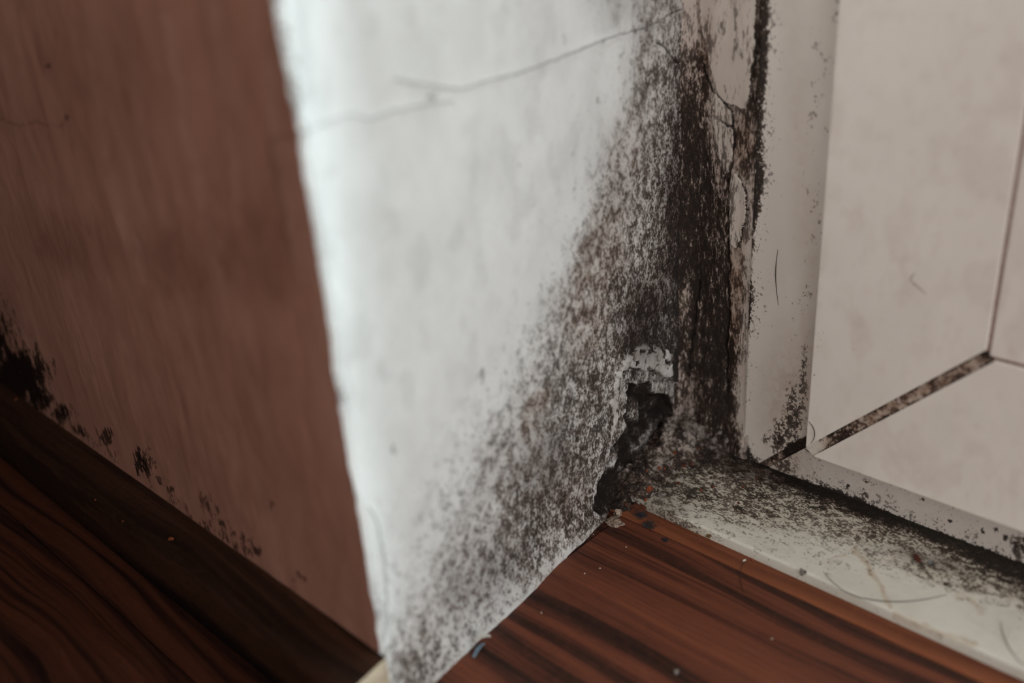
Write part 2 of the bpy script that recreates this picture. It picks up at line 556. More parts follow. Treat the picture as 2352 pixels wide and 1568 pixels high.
def wall_reveal():
    s = np.concatenate([np.linspace(0, 0.004, 10)[:-1], dense(0.004, REV_L + 0.003, 0.00046)])
    z = dense(-0.002, 0.305, 0.00052, WALL_TOP, 26)
    ns, nz = len(s), len(z)
    SS, ZZ = np.meshgrid(s, z, indexing='ij')
    SS = SS.ravel(); ZZ = ZZ.ravel()
    base = np.array([X_COR, Y_LEFT, 0]) + SS[:, None] * REV_D + ZZ[:, None] * np.array([0, 0, 1.0])
    px, py = project(base)
    h = 0.0016 * fbm(SS * 28, ZZ * 20, 0) + 0.0008 * fbm(SS * 110, ZZ * 75, 3)
    wx, wy = wig(px, py, 14, 60, 1)
    wx2, wy2 = wig(wx, wy, 5, 14, 4)
    mold = rows_field(ROWS_REVEAL, wx2, wy2)
    mold = mold + 0.42 * mold * (1 - mold) * smooth(1180, 1380, px) * smooth(1150, 900, py)
    mold = np.clip(mold + 0.55 * mold * (1 - mold) * 2.0 * fbm(px / 75, py / 95, 6, 3), 0, 1)
    stain = 0.62 * smooth(0.08, 0.6, mold) + 0.5 * blob(wx, wy, 1375, 640, 50, 190, 12) + 0.75 * blob(wx, wy, 1225, 945, 20, 60, 25) \
        + 0.35 * blob(wx, wy, 1300, 1150, 60, 90, 30) + 0.3 * blob(wx, wy, 1440, 330, 50, 90, 10)
    film = 0.75 * blob(wx, wy, 1478, 740, 48, 110, 12, .7) + 0.55 * blob(wx, wy, 1245, 1060, 60, 90, 30, .8) \
        + 0.4 * blob(wx, wy, 1130, 1320, 110, 60, -45, .8) + 0.25 * blob(wx, wy, 1450, 0, 90, 60, 0, .9) + 0.5 * blob(wx, wy, 1545, 480, 28, 220, 3, .7)
    film += 0.30 * blob(wx, wy, 735, 560, 22, 150, -7, .8) + 0.25 * blob(wx, wy, 700, 130, 16, 120, -8, .8) + 0.35 * blob(wx, wy, 845, 1370, 26, 60, 0, .7)
    film += 0.14 * smooth(0.02, 0.22, fbm(SS * 90, ZZ * 60, 9, 4)) + 0.10 * smooth(900, 1500, px)
    # isolated spots
    for cx, cy, r in [(1068, 1225, 17), (1390, 228, 8), (1378, 228, 6), (995, 218, 9), (1108, 855, 8), (1190, 380, 5), (945, 1345, 9),
                      (1300, 90, 7), (870, 1150, 8), (915, 1030, 8), (1425, 285, 8), (1110, 1180, 10), (1060, 1130, 12)]:
        mold = np.maximum(mold, 0.36 * blob(wx2, wy2, cx, cy, r, r * 1.2, 0, .9))
    # chips and dirt down the arris
    ed = np.clip(1 - SS / 0.006, 0, 1)
    mold = np.maximum(mold, 0.50 * ed * smooth(0.0, 0.25, fbm(ZZ * 60, SS * 40, 7)))
    # peeling: cavity, ledge and the pale lifted rim above it
    jx, jy = wig(px, py, 5, 11, 2)
    hole = sdf(jx, jy, HOLE); ledge = sdf(jx, jy, LEDGE); rim = sdf(jx, jy, RIM)
    h -= 0.0018 * smooth(-1, 4, ledge)
    h -= 0.0060 * smooth(-1, 9, hole) * (0.7 + 0.9 * fbm(px / 22, py / 30, 8))
    rimm = smooth(-2, 3, rim)
    lace = smooth(0.02, 0.16, fbm(px / 9, py / 13, 9, 3))
    h += 0.0021 * rimm * (1 - 0.75 * lace)
    mold = np.where(ledge > 0, 0.60 + 0.5 * fbm(px / 20, py / 26, 4, 3), mold)
    mold = np.where(hole > 0, 0.90 + 0.35 * fbm(px / 14, py / 18, 3, 3), mold)
    knobs = blob(jx, jy, 1468, 950, 16, 26, 0, .7) + blob(jx, jy, 1500, 1010, 40, 8, -50, .7) + blob(jx, jy, 1420, 1060, 10, 26, 20, .6)
    mold -= 0.25 * np.clip(knobs, 0, 1) * (hole > 0)
    h += 0.0022 * np.clip(knobs, 0, 1)
    mold = mold * (1 - rimm) + rimm * (0.10 + 0.80 * lace)
    for pts, w in [([(1420, 858), (1414, 900), (1407, 930), (1416, 962), (1410, 985)], 6), ([(1412, 985), (1404, 1010), (1400, 1022)], 4)]:
        d = polydist(jx, jy, pts)
        k = 1 - smooth(w * 0.6, w * 1.5, d)
        mold *= 1 - 0.85 * k
        h += 0.0010 * k
    # grazed plaster grain at the bottom right
    h += 0.0009 * smooth(.35, .7, mold) * fbm(px / 10, py / 12, 10, 3) * (hole < 0)
    # swollen lip where the wall meets the floor
    lip = np.exp(-(np.clip(ZZ, 0, 1) / 0.012) ** 2)
    h += lip * (0.0032 + 0.0016 * fbm(SS * 60, ZZ * 30, 5)) * smooth(-0.01, 0.03, SS)
    mold *= 1 - 0.55 * np.exp(-(np.clip(ZZ, 0, 1) / 0.0035) ** 2) * smooth(1385, 1330, px)
    # cracks
    crack = np.zeros(len(h))
    cx_, cy_ = wig(px, py, 3, 9, 7)
    for pts, w, a in CRACKS_REVEAL:
        d = polydist(cx_, cy_, pts)
        k = a * (1 - smooth(w * 0.5, w * 1.6, d))
        crack = np.maximum(crack, k)
        h += 0.0005 * np.exp(-(d / 10) ** 2)
    # black seam of the inner corner
    mold = np.maximum(mold, 0.88 * smooth(0.012, 0.002, REV_L - SS) * smooth(120, 420, py))
    h -= crack * 0.0008
    core = smooth(-1, 3, hole) * (1 - np.clip(knobs, 0, 1) * 0.8) * np.clip(0.95 + 1.2 * fbm(px / 16, py / 22, 11, 3), 0.35, 1)
    crack = np.maximum(crack, core)
    # rounded arris shared with the brown wall
    w = edge_wobble(ZZ)
    fall = np.clip(1 - SS / 0.003, 0, 1)
    V = base + (h - 0.0012 * fall ** 2)[:, None] * REV_N
    V += (w * np.clip(1 - SS / 0.012, 0, 1))[:, None] * np.array([1, 0.6, 0])
    first = V.reshape(ns, nz, 3)[0].copy()
    me = grid_mesh('wall_reveal', V, ns, nz, dict(mold=probit(mold), film=np.clip(film, 0, 1), stain=np.clip(stain, 0, 1), crack=crack))
    o = link('wall_reveal', me, M_REVEAL)
    struct(o, 'white plastered reveal beside the window, black with mould towards the inner corner')
    return o, z, first


def wall_left(zs, edge):
    u = np.concatenate([[0.0, 0.0006, 0.0014, 0.0024, 0.0036], dense(0.005, 0.47, 0.0013, 1.6, 14)])
    sel = np.unique(np.concatenate([np.arange(0, len(zs), 2), np.arange(max(0, len(zs) - 26), len(zs))]))
    z = zs[sel]
    nu, nz = len(u), len(z)
    UU, ZZ = np.meshgrid(u, z, indexing='ij')
    UU = UU.ravel(); ZZ = ZZ.ravel()
    base = np.stack([X_COR - UU, np.full(len(UU), Y_LEFT), ZZ], 1)
    px, py = project(base)
    h = 0.0016 * fbm(UU * 26, ZZ * 14, 4) + 0.0006 * fbm(UU * 160, ZZ * 40, 8)
    wx, wy = wig(px, py, 12, 40, 3)
    wx, wy = wig(wx, wy, 5, 10, 6)
    mold = np.zeros(len(h))
    for cx, cy, rx, ry, a, v in [(35, 860, 75, 70, 40, .97), (-60, 800, 90, 120, 0, .95), (85, 920, 30, 36, 20, .92), (10, 790, 22, 40, -20, .7),
                                 (150, 950, 30, 22, 30, .78), (185, 985, 20, 10, 35, .6),
                                 (250, 1003, 12, 20, 0, .55), (325, 1060, 22, 34, -15, .72), (375, 1110, 26, 10, 40, .5), (480, 1160, 30, 18, 40, .40),
                                 (540, 1235, 60, 20, 38, .5), (470, 1205, 40, 14, 40, .34), (625, 1160, 7, 9, 0, .6), (590, 1270, 14, 10, 0, .5),
                                 (690, 1325, 24, 16, 40, .4), (105, 155, 9, 7, 0, .5), (150, 268, 7, 6, 0, .6)]:
        mold = np.maximum(mold, v * blob(wx, wy, cx, cy, rx, ry, a, .55))
    line = py - (875 + .714 * px)
    mold = np.maximum(mold, 0.20 * smooth(-70, -5, line) * smooth(800, 200, px))
    stain = 0.75 * blob(wx, wy, 610, 590, 95, 110, 8, .5) + 0.6 * blob(wx, wy, 420, 600, 110, 90, 10, .5) + 0.55 * blob(wx, wy, 180, 560, 140, 60, 15, .6) \
        + 0.5 * blob(wx, wy, 600, 850, 45, 60, 0, .7) + 0.5 * blob(wx, wy, 220, 200, 170, 150, 0, .8) + 0.4 * blob(wx, wy, 670, 150, 25, 160, -8, .5)
    stain += 0.40 * smooth(-0.05, 0.2, fbm(UU * 30, ZZ * 20, 2)) + 0.22 * smooth(0.02, 0.2, fbm(UU * 150, ZZ * 110, 9))
    film = np.zeros(len(h))
    # paler runs of paint
    for pts, w, a in [([(385, 40), (400, 150), (420, 250), (445, 380), (465, 470)], 13, .5), ([(485, 20), (510, 200), (530, 330), (545, 450)], 12, .45),
                      ([(620, 150), (640, 400), (665, 520), (700, 640)], 16, .4), ([(255, 410), (290, 520), (330, 640)], 14, .4),
                      ([(200, 120), (225, 250), (245, 350)], 10, .3), ([(480, 480), (505, 640), (520, 760)], 8, .35),
                      ([(660, 330), (690, 480), (730, 680), (760, 900), (785, 1080)], 10, .45)]:
        film = np.maximum(film, a * (1 - smooth(w * .3, w * 1.5, polydist(wx, wy, pts))))
    crack = np.zeros(len(h))
    for pts, w, a in [([(690, 308), (655, 315), (615, 322), (622, 360), (645, 470), (670, 600)], 4, .5), ([(0, 275), (60, 285), (140, 290), (150, 268)], 2.5, .35)]:
        crack = np.maximum(crack, a * (1 - smooth(w * .5, w * 1.6, polydist(wx, wy, pts))))
    fall = np.clip(1 - UU / 0.012, 0, 1)
    V = base + (h * (1 - fall))[:, None] * np.array([0, -1.0, 0])
    V = V.reshape(nu, nz, 3)
    e = edge[sel]
    for i in range(nu):
        f = max(0.0, 1 - u[i] / 0.012)
        V[i] += (e - np.stack([np.full(nz, X_COR), np.full(nz, Y_LEFT), z], 1)) * f
    me = grid_mesh('wall_left', V.reshape(-1, 3), nu, nz, dict(mold=probit(mold), film=film, stain=np.clip(stain, 0, 1), crack=crack), flip=True)
    return struct(link('wall_left', me, M_LEFT), 'dull brown painted wall with pale runs and black mould above the skirting')


ROWS_BACK = {
    -200: [(1560, .20), (1640, .25), (1715, .15), (1735, .85), (1765, .85), (1772, .1), (1785, 0)],
    0: [(1560, .20), (1600, .20), (1625, .35), (1650, .2), (1715, .12), (1736, .85), (1764, .88), (1772, .12), (1790, 0)],
    60: [(1560, .24), (1590, .28), (1625, .42), (1650, .22), (1715, .14), (1734, .85), (1762, .88), (1770, .12), (1788, 0)],
    130: [(1560, .45), (1590, .66), (1618, .76), (1640, .36), (1715, .15), (1730, .85), (1760, .86), (1770, .12), (1785, 0)],
    200: [(1560, .62), (1590, .78), (1618, .84), (1640, .35), (1715, .10), (1726, .78), (1755, .78), (1765, .15), (1780, 0)],
    260: [(1560, .72), (1585, .86), (1615, .86), (1632, .40), (1690, .45), (1715, .76), (1748, .74), (1758, .2), (1775, 0)],
    320: [(1560, .80), (1585, .90), (1620, .84), (1640, .38), (1675, .30), (1690, .66), (1730, .66), (1748, .62), (1756, .1), (1770, 0)],
    400: [(1560, .90), (1590, .90), (1625, .88), (1655, .62), (1672, .85), (1682, .30), (1700, .58), (1735, .60), (1750, .4), (1758, .04), (1770, 0)],
    480: [(1560, .94), (1600, .92), (1640, .86), (1665, .76), (1676, .80), (1684, .22), (1700, .28), (1728, .52), (1740, .38), (1750, .04), (1765, 0)],
    560: [(1560, .96), (1600, .92), (1640, .84), (1665, .82), (1674, .85), (1684, .30), (1700, .42), (1718, .40), (1728, .10), (1745, 0)],
    640: [(1560, .97), (1600, .94), (1640, .88), (1668, .84), (1680, .55), (1700, .55), (1715, .42), (1726, .10), (1740, 0)],
    720: [(1560, .97), (1600, .94), (1640, .93), (1670, .90), (1685, .62), (1702, .60), (1718, .35), (1735, .06), (1745, 0)],
    800: [(1560, .95), (1585, .84), (1600, .94), (1650, .96), (1682, .93), (1695, .75), (1706, .4), (1716, .05), (1730, 0)],
    880: [(1560, .90), (1580, .66), (1598, .90), (1650, .96), (1680, .95), (1692, .62), (1702, .2), (1712, .02)],
    960: [(1560, .80), (1580, .62), (1600, .88), (1650, .95), (1678, .95), (1690, .5), (1700, .1), (1715, .02)],
    1010: [(1540, .80), (1580, .60), (1620, .70), (1670, .92), (1700, .86), (1712, .15), (1730, .04)],
    1060: [(1540, .85), (1620, .7), (1700, .8), (1740, .6), (1760, .4)],
}
FLAKES = [
    [(1598, -60), (1736, -60), (1735, 20), (1731, 60), (1733, 100), (1727, 150), (1724, 190), (1722, 225), (1716, 251), (1700, 249), (1690, 244),
     (1672, 240), (1656, 226), (1646, 212), (1640, 190), (1632, 160), (1622, 110), (1604, 40)],
    [(1640, 214), (1656, 232), (1670, 246), (1682, 256), (1684, 270), (1682, 288), (1662, 282), (1648, 272), (1640, 262), (1632, 240)],
    [(1634, 266), (1648, 280), (1664, 289), (1684, 294), (1686, 320), (1682, 345), (1678, 375), (1674, 400), (1664, 402), (1654, 380), (1648, 340), (1640, 300)],
    [(1677, 404), (1690, 400), (1702, 415), (1712, 440), (1714, 480), (1708, 520), (1700, 550), (1690, 572), (1677, 560), (1675, 500), (1674, 450)],
]


def wall_back():
    x = dense(X_IN - 0.0015, FX0 + 0.004, 0.00036)
    z = dense(-0.002, 0.305, 0.00052, WALL_TOP, 26)
    nx, nz = len(x), len(z)
    XX, ZZ = np.meshgrid(x, z, indexing='ij')
    XX = XX.ravel(); ZZ = ZZ.ravel()
    base = np.stack([XX, np.full(len(XX), Y_FRAME + 0.0012), ZZ], 1)
    px, py = project(base)
    jx, jy = wig(px, py, 5, 22, 3)
    jx, jy = wig(jx, jy, 2.5, 7, 6)
    mold = rows_field(ROWS_BACK, jx, jy)
    mold = np.clip(mold + 1.0 * mold * (1 - mold) * fbm(px / 26, py / 60, 6, 3), 0, 1)
    stain = 0.65 * blob(jx, jy, 1690, 640, 16, 170, 3, .6) + 0.55 * blob(jx, jy, 1625, 60, 16, 120, 0, .7) + 0.45 * blob(jx, jy, 1705, 330, 28, 60, 0, .6)
    stain += 0.3 * smooth(.3, .7, mold)
    film = 0.5 * blob(jx, jy, 1745, 100, 22, 190, 2, .4) + 0.45 * blob(jx, jy, 1590, 950, 18, 110, 5, .6)
    # pale scraped patch low in the corner
    mold -= 0.35 * blob(jx, jy, 1580, 690, 9, 45, 4, .5) + 0.2 * blob(jx, jy, 1588, 950, 12, 80, 5, .6)
    h = 0.0010 * fbm(XX * 120, ZZ * 30, 5) + 0.0009 * smooth(.4, .9, mold) * fbm(px / 9, py / 20, 2, 3)
    # the filler curves into the corner
    tin = np.clip((X_IN + 0.012 - XX) / 0.012, 0, 1)
    h += (0.0065 + 0.004 * fbm(ZZ * 60, XX * 60, 1, 3)) * tin ** 2
    # fuller, lumpy foot
    h += 0.004 * smooth(0.035, 0.0, ZZ) * (0.7 + fbm(px / 18, py / 18, 4, 3))
    crack = np.zeros(len(h))
    for pts, w, a in [([(1682, 290), (1684, 330), (1680, 370), (1676, 400), (1674, 450), (1676, 500), (1672, 560), (1676, 600), (1672, 660), (1674, 720), (1668, 800), (1672, 900)], 2.4, 1.0),
                      ([(1618, 150), (1624, 180), (1632, 205), (1640, 222)], 2.4, 1.0),
                      ([(1672, 556), (1690, 560), (1700, 568)], 1.6, .9),
                      ([(1606, 640), (1600, 720), (1592, 800), (1584, 860)], 2.6, .9),
                      ([(1574, 350), (1573, 450), (1568, 600), (1556, 800)], 3.0, .35)]:
        d = polydist(jx, jy, pts)
        crack = np.maximum(crack, a * (1 - smooth(w * .5, w * 1.6, d)))
    h -= crack * 0.0007
    V = base + h[:, None] * np.array([0, -1.0, 0])
    me = grid_mesh('wall_back', V, nx, nz, dict(mold=probit(np.clip(mold, 0, 1)), film=film, stain=np.clip(stain, 0, 1), crack=crack))
    o = struct(link('wall_back', me, M_BACK), 'narrow strip of black mouldy filler between the reveal and the window frame')
    # skins of old paint standing proud of the filler
    for k, poly in enumerate(FLAKES):
        P = np.array(poly, float)
        xs = np.arange(P[:, 0].min() - 3, P[:, 0].max() + 3, 1.5)
        ys = np.arange(P[:, 1].min() - 3, P[:, 1].max() + 3, 2.5)
        GX, GY = np.meshgrid(xs, ys, indexing='ij')
        gx, gy = GX.ravel(), GY.ravel()
        qx, qy = wig(gx, gy, 3.0, 9, 5 + k)
        d = sdf(qx, qy, poly)
        yt = Y_FRAME - 0.0004 - 0.0004 * (k == 0)
        pts = np.array([at_y(a, b, yt) for a, b in zip(gx, gy)])
        top = 0.0006 * fbm(gx / 40, gy / 70, 3)
        drop = np.where(d > 0, 0, np.clip(-d, 0, 2.5) * 0.0008)
        if k == 0:
            lift = 0.0016 * smooth(1690, 1733, gx) * smooth(120, 250, gy)
        else:
            lift = 0.0005 * smooth(0.6, 1.0, (gx - P[:, 0].min()) / np.ptp(P[:, 0]))
        pts[:, 1] += drop - top - lift + 0.0016 * smooth(10, 0, gx - P[:, 0].min()) * (k == 0)
        ml = [0.24, 0.28, 0.34, 0.30][k] * np.ones(len(gx))
        ml = np.maximum(ml, 0.52 * smooth(24, 0, gx - P[:, 0].min()))
        ml = np.maximum(ml, 0.40 * blob(gx, gy, 1625, 60, 14, 120, 0, .7)) - 0.16 * blob(gx, gy, 1690, 190, 34, 60, 0, .6)
        if k == 2:
            ml = ml + 0.35 * smooth(330, 400, gy)
        ml = np.where((d < 0.5) & ((gx > P[:, 0].mean()) | (gy > P[:, 1].max() - 45)), 0.9, ml)
        keep = (d > -2.4).reshape(len(xs), len(ys))
        me = grid_mesh('paint_flake', pts, len(xs), len(ys), dict(mold=probit(np.clip(ml, 0.02, 1)), film=0 * gx, stain=0.3 * blob(gx, gy, 1628, 60, 16, 130, 0, .7), crack=0 * gx), flip=False)
        bm = bmesh.new(); bm.from_mesh(me)
        kv = keep.ravel()
        bm.verts.ensure_lookup_table()
        bmesh.ops.delete(bm, geom=[v for v, kk in zip(list(bm.verts), kv) if not kk], context='VERTS')
        bm.to_mesh(me); bm.free()
        link('paint_flake', me, M_FLAKE, o)
    return o


# ------------------------------------------------------------------ window
FRAME_W = 0.20 * U
X_R, Z_T = 0.62, 2.02                     # far right and top of the window


def member(name, kind, rect, w, yf, yb, gap, mat, parent, field=None, r=0.0016, step=0.0011, slope=0.0):
    """one mitred bar of a rectangular frame. kind: left / right / bottom / top"""
    x0, z0, x1, z1 = rect
    g = gap
    us = np.concatenate([[0, 0, r * .3, r], np.arange(r + step, w - r, step), [w - r, w - r * .3, w, w]])
    ys = np.concatenate([[yb, yf + r, yf + r * .3, yf], np.full(len(us) - 8, yf), [yf, yf + r * .3, yf + r, yb]])
    if slope:
        ys[2:-2] += slope * np.clip((us[2:-2] / w - 0.32) / 0.25, 0, 1) ** 1.5
    vertical = kind in ('left', 'right')
    length = (z1 - z0) if vertical else (x1 - x0)
    near = field is not None
    t = dense(0.0, 0.36, 0.0011, 1.0, 8) if near else np.array([0, .5, 1.0])
    if near:
        tn = np.concatenate([np.linspace(0, 0.34 / length, 330), np.linspace(0.34 / length, 1, 8)[1:]])
    else:
        tn = t
    n, k = len(us), len(tn)
    V = np.zeros((n, k, 3))
    for i in range(n):
        lo, hi = us[i] + g, length - us[i] - g
        a = lo + tn * (hi - lo)
        if kind == 'left':
            V[i, :, 0] = x0 + us[i]; V[i, :, 2] = z0 + a
        elif kind == 'right':
            V[i, :, 0] = x1 - us[i]; V[i, :, 2] = z0 + a
        elif kind == 'bottom':
            V[i, :, 2] = z0 + us[i]; V[i, :, 0] = x0 + a
        else:
            V[i, :, 2] = z1 - us[i]; V[i, :, 0] = x0 + a
        V[i, :, 1] = ys[i]
    P = V.reshape(-1, 3)
    px, py = project(P)
    if field:
        mold, film, stain = field(px, py, P)
    else:
        mold = np.full(len(P), 0.02); film = stain = np.zeros(len(P))
    me = grid_mesh(name, P, n, k, dict(mold=probit(mold), film=np.clip(film, 0, 1), stain=np.clip(stain, 0, 1), crack=np.zeros(len(P))),
                   flip=(kind in ('right', 'bottom')), smooth_shade=False)
    return link(name, me, mat, parent)


def f_jamb(px, py, P):
    jx, jy = wig(px, py, 7, 16, 2)
    left = np.interp(py, [-200, 0, 130, 260, 330, 420, 520, 600, 720, 800, 900, 980, 1020, 1060], [1772, 1770, 1765, 1755, 1758, 1756, 1742, 1726, 1732, 1712, 1696, 1692, 1712, 1745])
    d = jx - left
    m = 0.03 + 0.72 * smooth(6, -10, d) + 0.16 * smooth(45, 0, d)
    right = np.interp(py, [0, 1030], [1912, 1843])
    m = np.maximum(m, 0.22 * smooth(-70, -5, px - right) * smooth(-0.05, 0.15, fbm(px / 20, py / 50, 4)))
    m = np.maximum(m, 0.80 * blob(jx, jy, 1790, 1000, 20, 42, 10, .6))
    m = np.maximum(m, 0.62 * blob(jx, jy, 1822, 965, 24, 90, 4, .6))
    m = np.maximum(m, 0.55 * blob(jx, jy, 1843, 860, 10, 70, 4, .6))
    m = np.maximum(m, 0.92 * blob(jx, jy, 1826, 1025, 26, 16, -25, .5))
    m = np.maximum(m, 0.6 * blob(jx, jy, 1762, 1005, 12, 14, 0, .6))
    stain = 0.5 * blob(px, py, 1810, 930, 60, 150, 4, .8) + 0.22 * blob(px, py, 1850, 480, 30, 500, -4, .8)  # second, tall blob tints in the shade beside the sash step
    return m, 0 * m, stain


def f_rail(px, py, P):
    jx, jy = wig(px, py, 7, 16, 5)
    line = np.interp(px, [1740, 1850, 1960, 2060, 2160, 2260, 2352], [1080, 1102, 1140, 1187, 1223, 1260, 1296])
    d = line - jy
    m = 0.10 + 0.86 * smooth(9, -8, d) + 0.22 * smooth(40, 0, d)
    m = np.maximum(m, 0.62 * blob(jx, jy, 1790, 1065, 42, 22, 20, .6))
    m = np.maximum(m, 0.6 * blob(jx, jy, 1985, 1142, 10, 18, 0, .5))
    m = np.maximum(m, 0.75 * blob(jx, jy, 2345, 1255, 26, 30, 0, .5))
    for cx, cy in [(1990, 1105), (2117, 1148), (2062, 1113), (2183, 1196), (2258, 1220), (2288, 1215), (2306, 1235), (1950, 1115)]:
        m = np.maximum(m, 0.9 * blob(jx, jy, cx, cy, 7, 5, 30, .6))
    return m, 0.10 + 0 * m, 0.45 * blob(px, py, 1800, 1070, 60, 40, 0, .8) + .15  # even grey and brown base tint paints in the strip's shading


def f_sash(px, py, P):
    m = np.full(len(px), 0.004)
    for cx, cy, r in [(1870, 862, 4), (1960, 803, 3), (1855, 1035, 4), (2018, 1090, 3)]:
        m = np.maximum(m, 0.85 * blob(px, py, cx, cy, r, r, 0, .6))
    edge = np.interp(py, [0, 1040], [1912, 1846])
    m = np.maximum(m, 0.07 * smooth(50, 0, px - edge) * smooth(500, 700, py))
    st = 0.16 * smooth(0.06, 0.2, fbm(px / 90, py / 130, 3, 3)) + 0.10 * smooth(0.05, 0.25, fbm(px / 25, py / 35, 8, 3))
    return m, 0 * m, st


def seam(name, rect, w, y, half, parent, u0=0.0, mold_fn=None):
    """strip along the lower left mitre"""
    x0, z0, _, _ = rect
    us = np.arange(u0, w, 0.0005)
    q = np.linspace(-half, half, 13)
    UU, QQ = np.meshgrid(us, q, indexing='ij')
    UU = UU.ravel(); QQ = QQ.ravel()
    hh = 0.00035 * fbm(UU * 900, QQ * 900, 2, 3) - 0.0003 * np.cos(QQ / half * math.pi / 2) ** 2
    P = np.stack([x0 + UU + QQ / 1.414, y + hh, z0 + UU - QQ / 1.414], 1)
    px, py = project(P)
    m = mold_fn(UU / w, QQ / half, px, py)
    me = grid_mesh(name, P, len(us), len(q), dict(mold=probit(m), film=0 * m, stain=smooth(1872, 1905, px) if w > FRAME_W else 1 + 0 * m, crack=0 * m), flip=False)
    return link(name, me, M_WELD, parent)


def window():
    root = bpy.data.objects.new('window_1', None)
    root.empty_display_size = 0.1
    COL.objects.link(root)
    root.location = (0, 0, 0)
    struct(root, 'white plastic glazed door with mitred corners standing over the mouldy sill')
    fr = (FX0, FZ0, X_R, Z_T)
    jl = member('frame_jamb', 'left', fr, FRAME_W, Y_FRAME, Y_FRAME + 0.06, 0.0032, M_PVC, root, f_jamb, slope=0.003)
    rl = member('frame_rail', 'bottom', fr, FRAME_W, Y_FRAME, Y_FRAME + 0.06, 0.0032, M_PVC, root, f_rail)
    member('frame_jamb', 'right', fr, FRAME_W, Y_FRAME, Y_FRAME + 0.06, 0.0, M_PVC, root)
    member('frame_rail', 'top', fr, FRAME_W, Y_FRAME, Y_FRAME + 0.06, 0.0, M_PVC, root)
    sh = [SX0, SZ0, X_R - (SX0 - FX0), Z_T - (SZ0 - FZ0)]
    sr = member('sash_rail', 'bottom', sh, SW, Y_SASH, Y_SASH + 0.055, 0.0040, M_PVC, root, f_sash, r=0.0007)
    sl = member('sash_stile', 'left', sh, SW, Y_SASH, Y_SASH + 0.055, 0.0040, M_PVC, root, f_sash, r=0.0007)
    member('sash_stile', 'right', sh, SW, Y_SASH, Y_SASH + 0.055, 0.0, M_PVC, root)
    member('sash_rail', 'top', sh, SW, Y_SASH, Y_SASH + 0.055, 0.0, M_PVC, root)
    # weld seams of the two mitres
    seam('weld_seam', fr, FRAME_W, Y_FRAME + 0.0009, 0.0026, jl, 0.0,
         lambda u, q, px, py: np.clip(0.62 + 0.36 * smooth(1765, 1825, px) + 0.5 * fbm(px / 9, py / 9, 3, 3), 0, .98))
    def m_sash(u, q, px, py):
        n = fbm(px / 16, py / 16, 4, 3)
        m = 0.30 + 0.9 * n + 0.50 * np.abs(q) ** 3 + 0.35 * smooth(0.9, 1.0, u)
        m += 0.35 * blob(px, py, 1935, 995, 34, 26, 0, .6)
        return np.clip(m * smooth(1868, 1905, px) + 0.03, 0.02, .97)
    seam('weld_seam', sh, SW + 0.0015, Y_SASH + 0.0006, 0.0031, sl, 0.0022, m_sash)
    # solid cores close the bars behind the seams
    for nm, (cx, cz), w, y, ln in (('frame_core', (FX0, FZ0), FRAME_W, Y_FRAME + 0.003, 0.5), ('sash_core', (SX0, SZ0), SW, Y_SASH, 0.5)):
        e = 0.0012
        link(nm, box_mesh(nm, (cx + e, y + 0.0022, cz + e), (cx + w - e, y + 0.05, cz + ln)), M_PVC_CORE, root)
        link(nm, box_mesh(nm, (cx + w - e, y + 0.0022, cz + e), (cx + ln, y + 0.05, cz + w - e)), M_PVC_CORE, root)
    # glazing beads, a dirty hairline away from the sash
    gh = 0.0013
    br = [sh[0] + SW + gh, sh[1] + SW + gh, sh[2] - SW - gh, sh[3] - SW - gh]
    for kind in ('left', 'bottom', 'right', 'top'):
        member('glazing_bead', kind, br, 0.022, Y_SASH + 0.0004, Y_SASH + 0.03, 0.0, M_PVC, root,
               f_sash if kind in ('left', 'bottom') else None, r=0.0006)
    g = [sh[0] + SW, sh[1] + SW, sh[2] - SW, sh[3] - SW]
    for a, b in (((g[0] - .001, g[1] - .001), (g[0] + .003, g[3])), ((g[0] - .001, g[1] - .001), (g[2], g[1] + .003))):
        link('gasket', box_mesh('gasket', (a[0], Y_SASH + 0.0006, a[1]), (b[0], Y_SASH + 0.02, b[1])), M_GASKET, root)
    link('glass_pane', box_mesh('glass_pane', (br[0] + .012, Y_SASH + 0.022, br[1] + .012), (br[2] - .012, Y_SASH + 0.026, br[3] - .012)), M_GLASS, root)
    return root


# ------------------------------------------------------------------ sill and floor
SILL_COLS = {   # picture column -> [(0 front .. 1 back, mould)]
    1500: [(0, .55), (.3, .6), (.6, .8), (1, .92)],
    1560: [(0, .40), (.2, .45), (.45, .55), (.7, .75), (1, .92)],
    1650: [(0, .10), (.12, .28), (.35, .45), (.6, .58), (.85, .62), (.95, .60), (1, .80)],
    1750: [(0, .05), (.15, .20), (.35, .46), (.6, .58), (.8, .60), (.92, .72), (1, .92)],
    1850: [(0, .02), (.22, .16), (.42, .36), (.65, .52), (.8, .66), (.91, .94), (1, .99)],
    1950: [(0, .02), (.28, .10), (.45, .34), (.62, .48), (.78, .58), (.90, .96), (1, .99)],
    2100: [(0, .01), (.32, .06), (.45, .30), (.60, .56), (.78, .54), (.89, .94), (1, .995)],
    2200: [(0, .01), (.34, .06), (.46, .26), (.58, .50), (.74, .54), (.86, .95), (1, .995)],
    2280: [(0, .01), (.38, .07), (.52, .26), (.62, .44), (.72, .58), (.83, .96), (1, .995)],
    2352: [(0, .01), (.36, .08), (.5, .24), (.58, .55), (.68, .72), (.78, .97), (1, .995)],
    2500: [(0, .01), (.36, .08), (.5, .24), (.58, .55), (.68, .72), (.78, .97), (1, .995)],
}


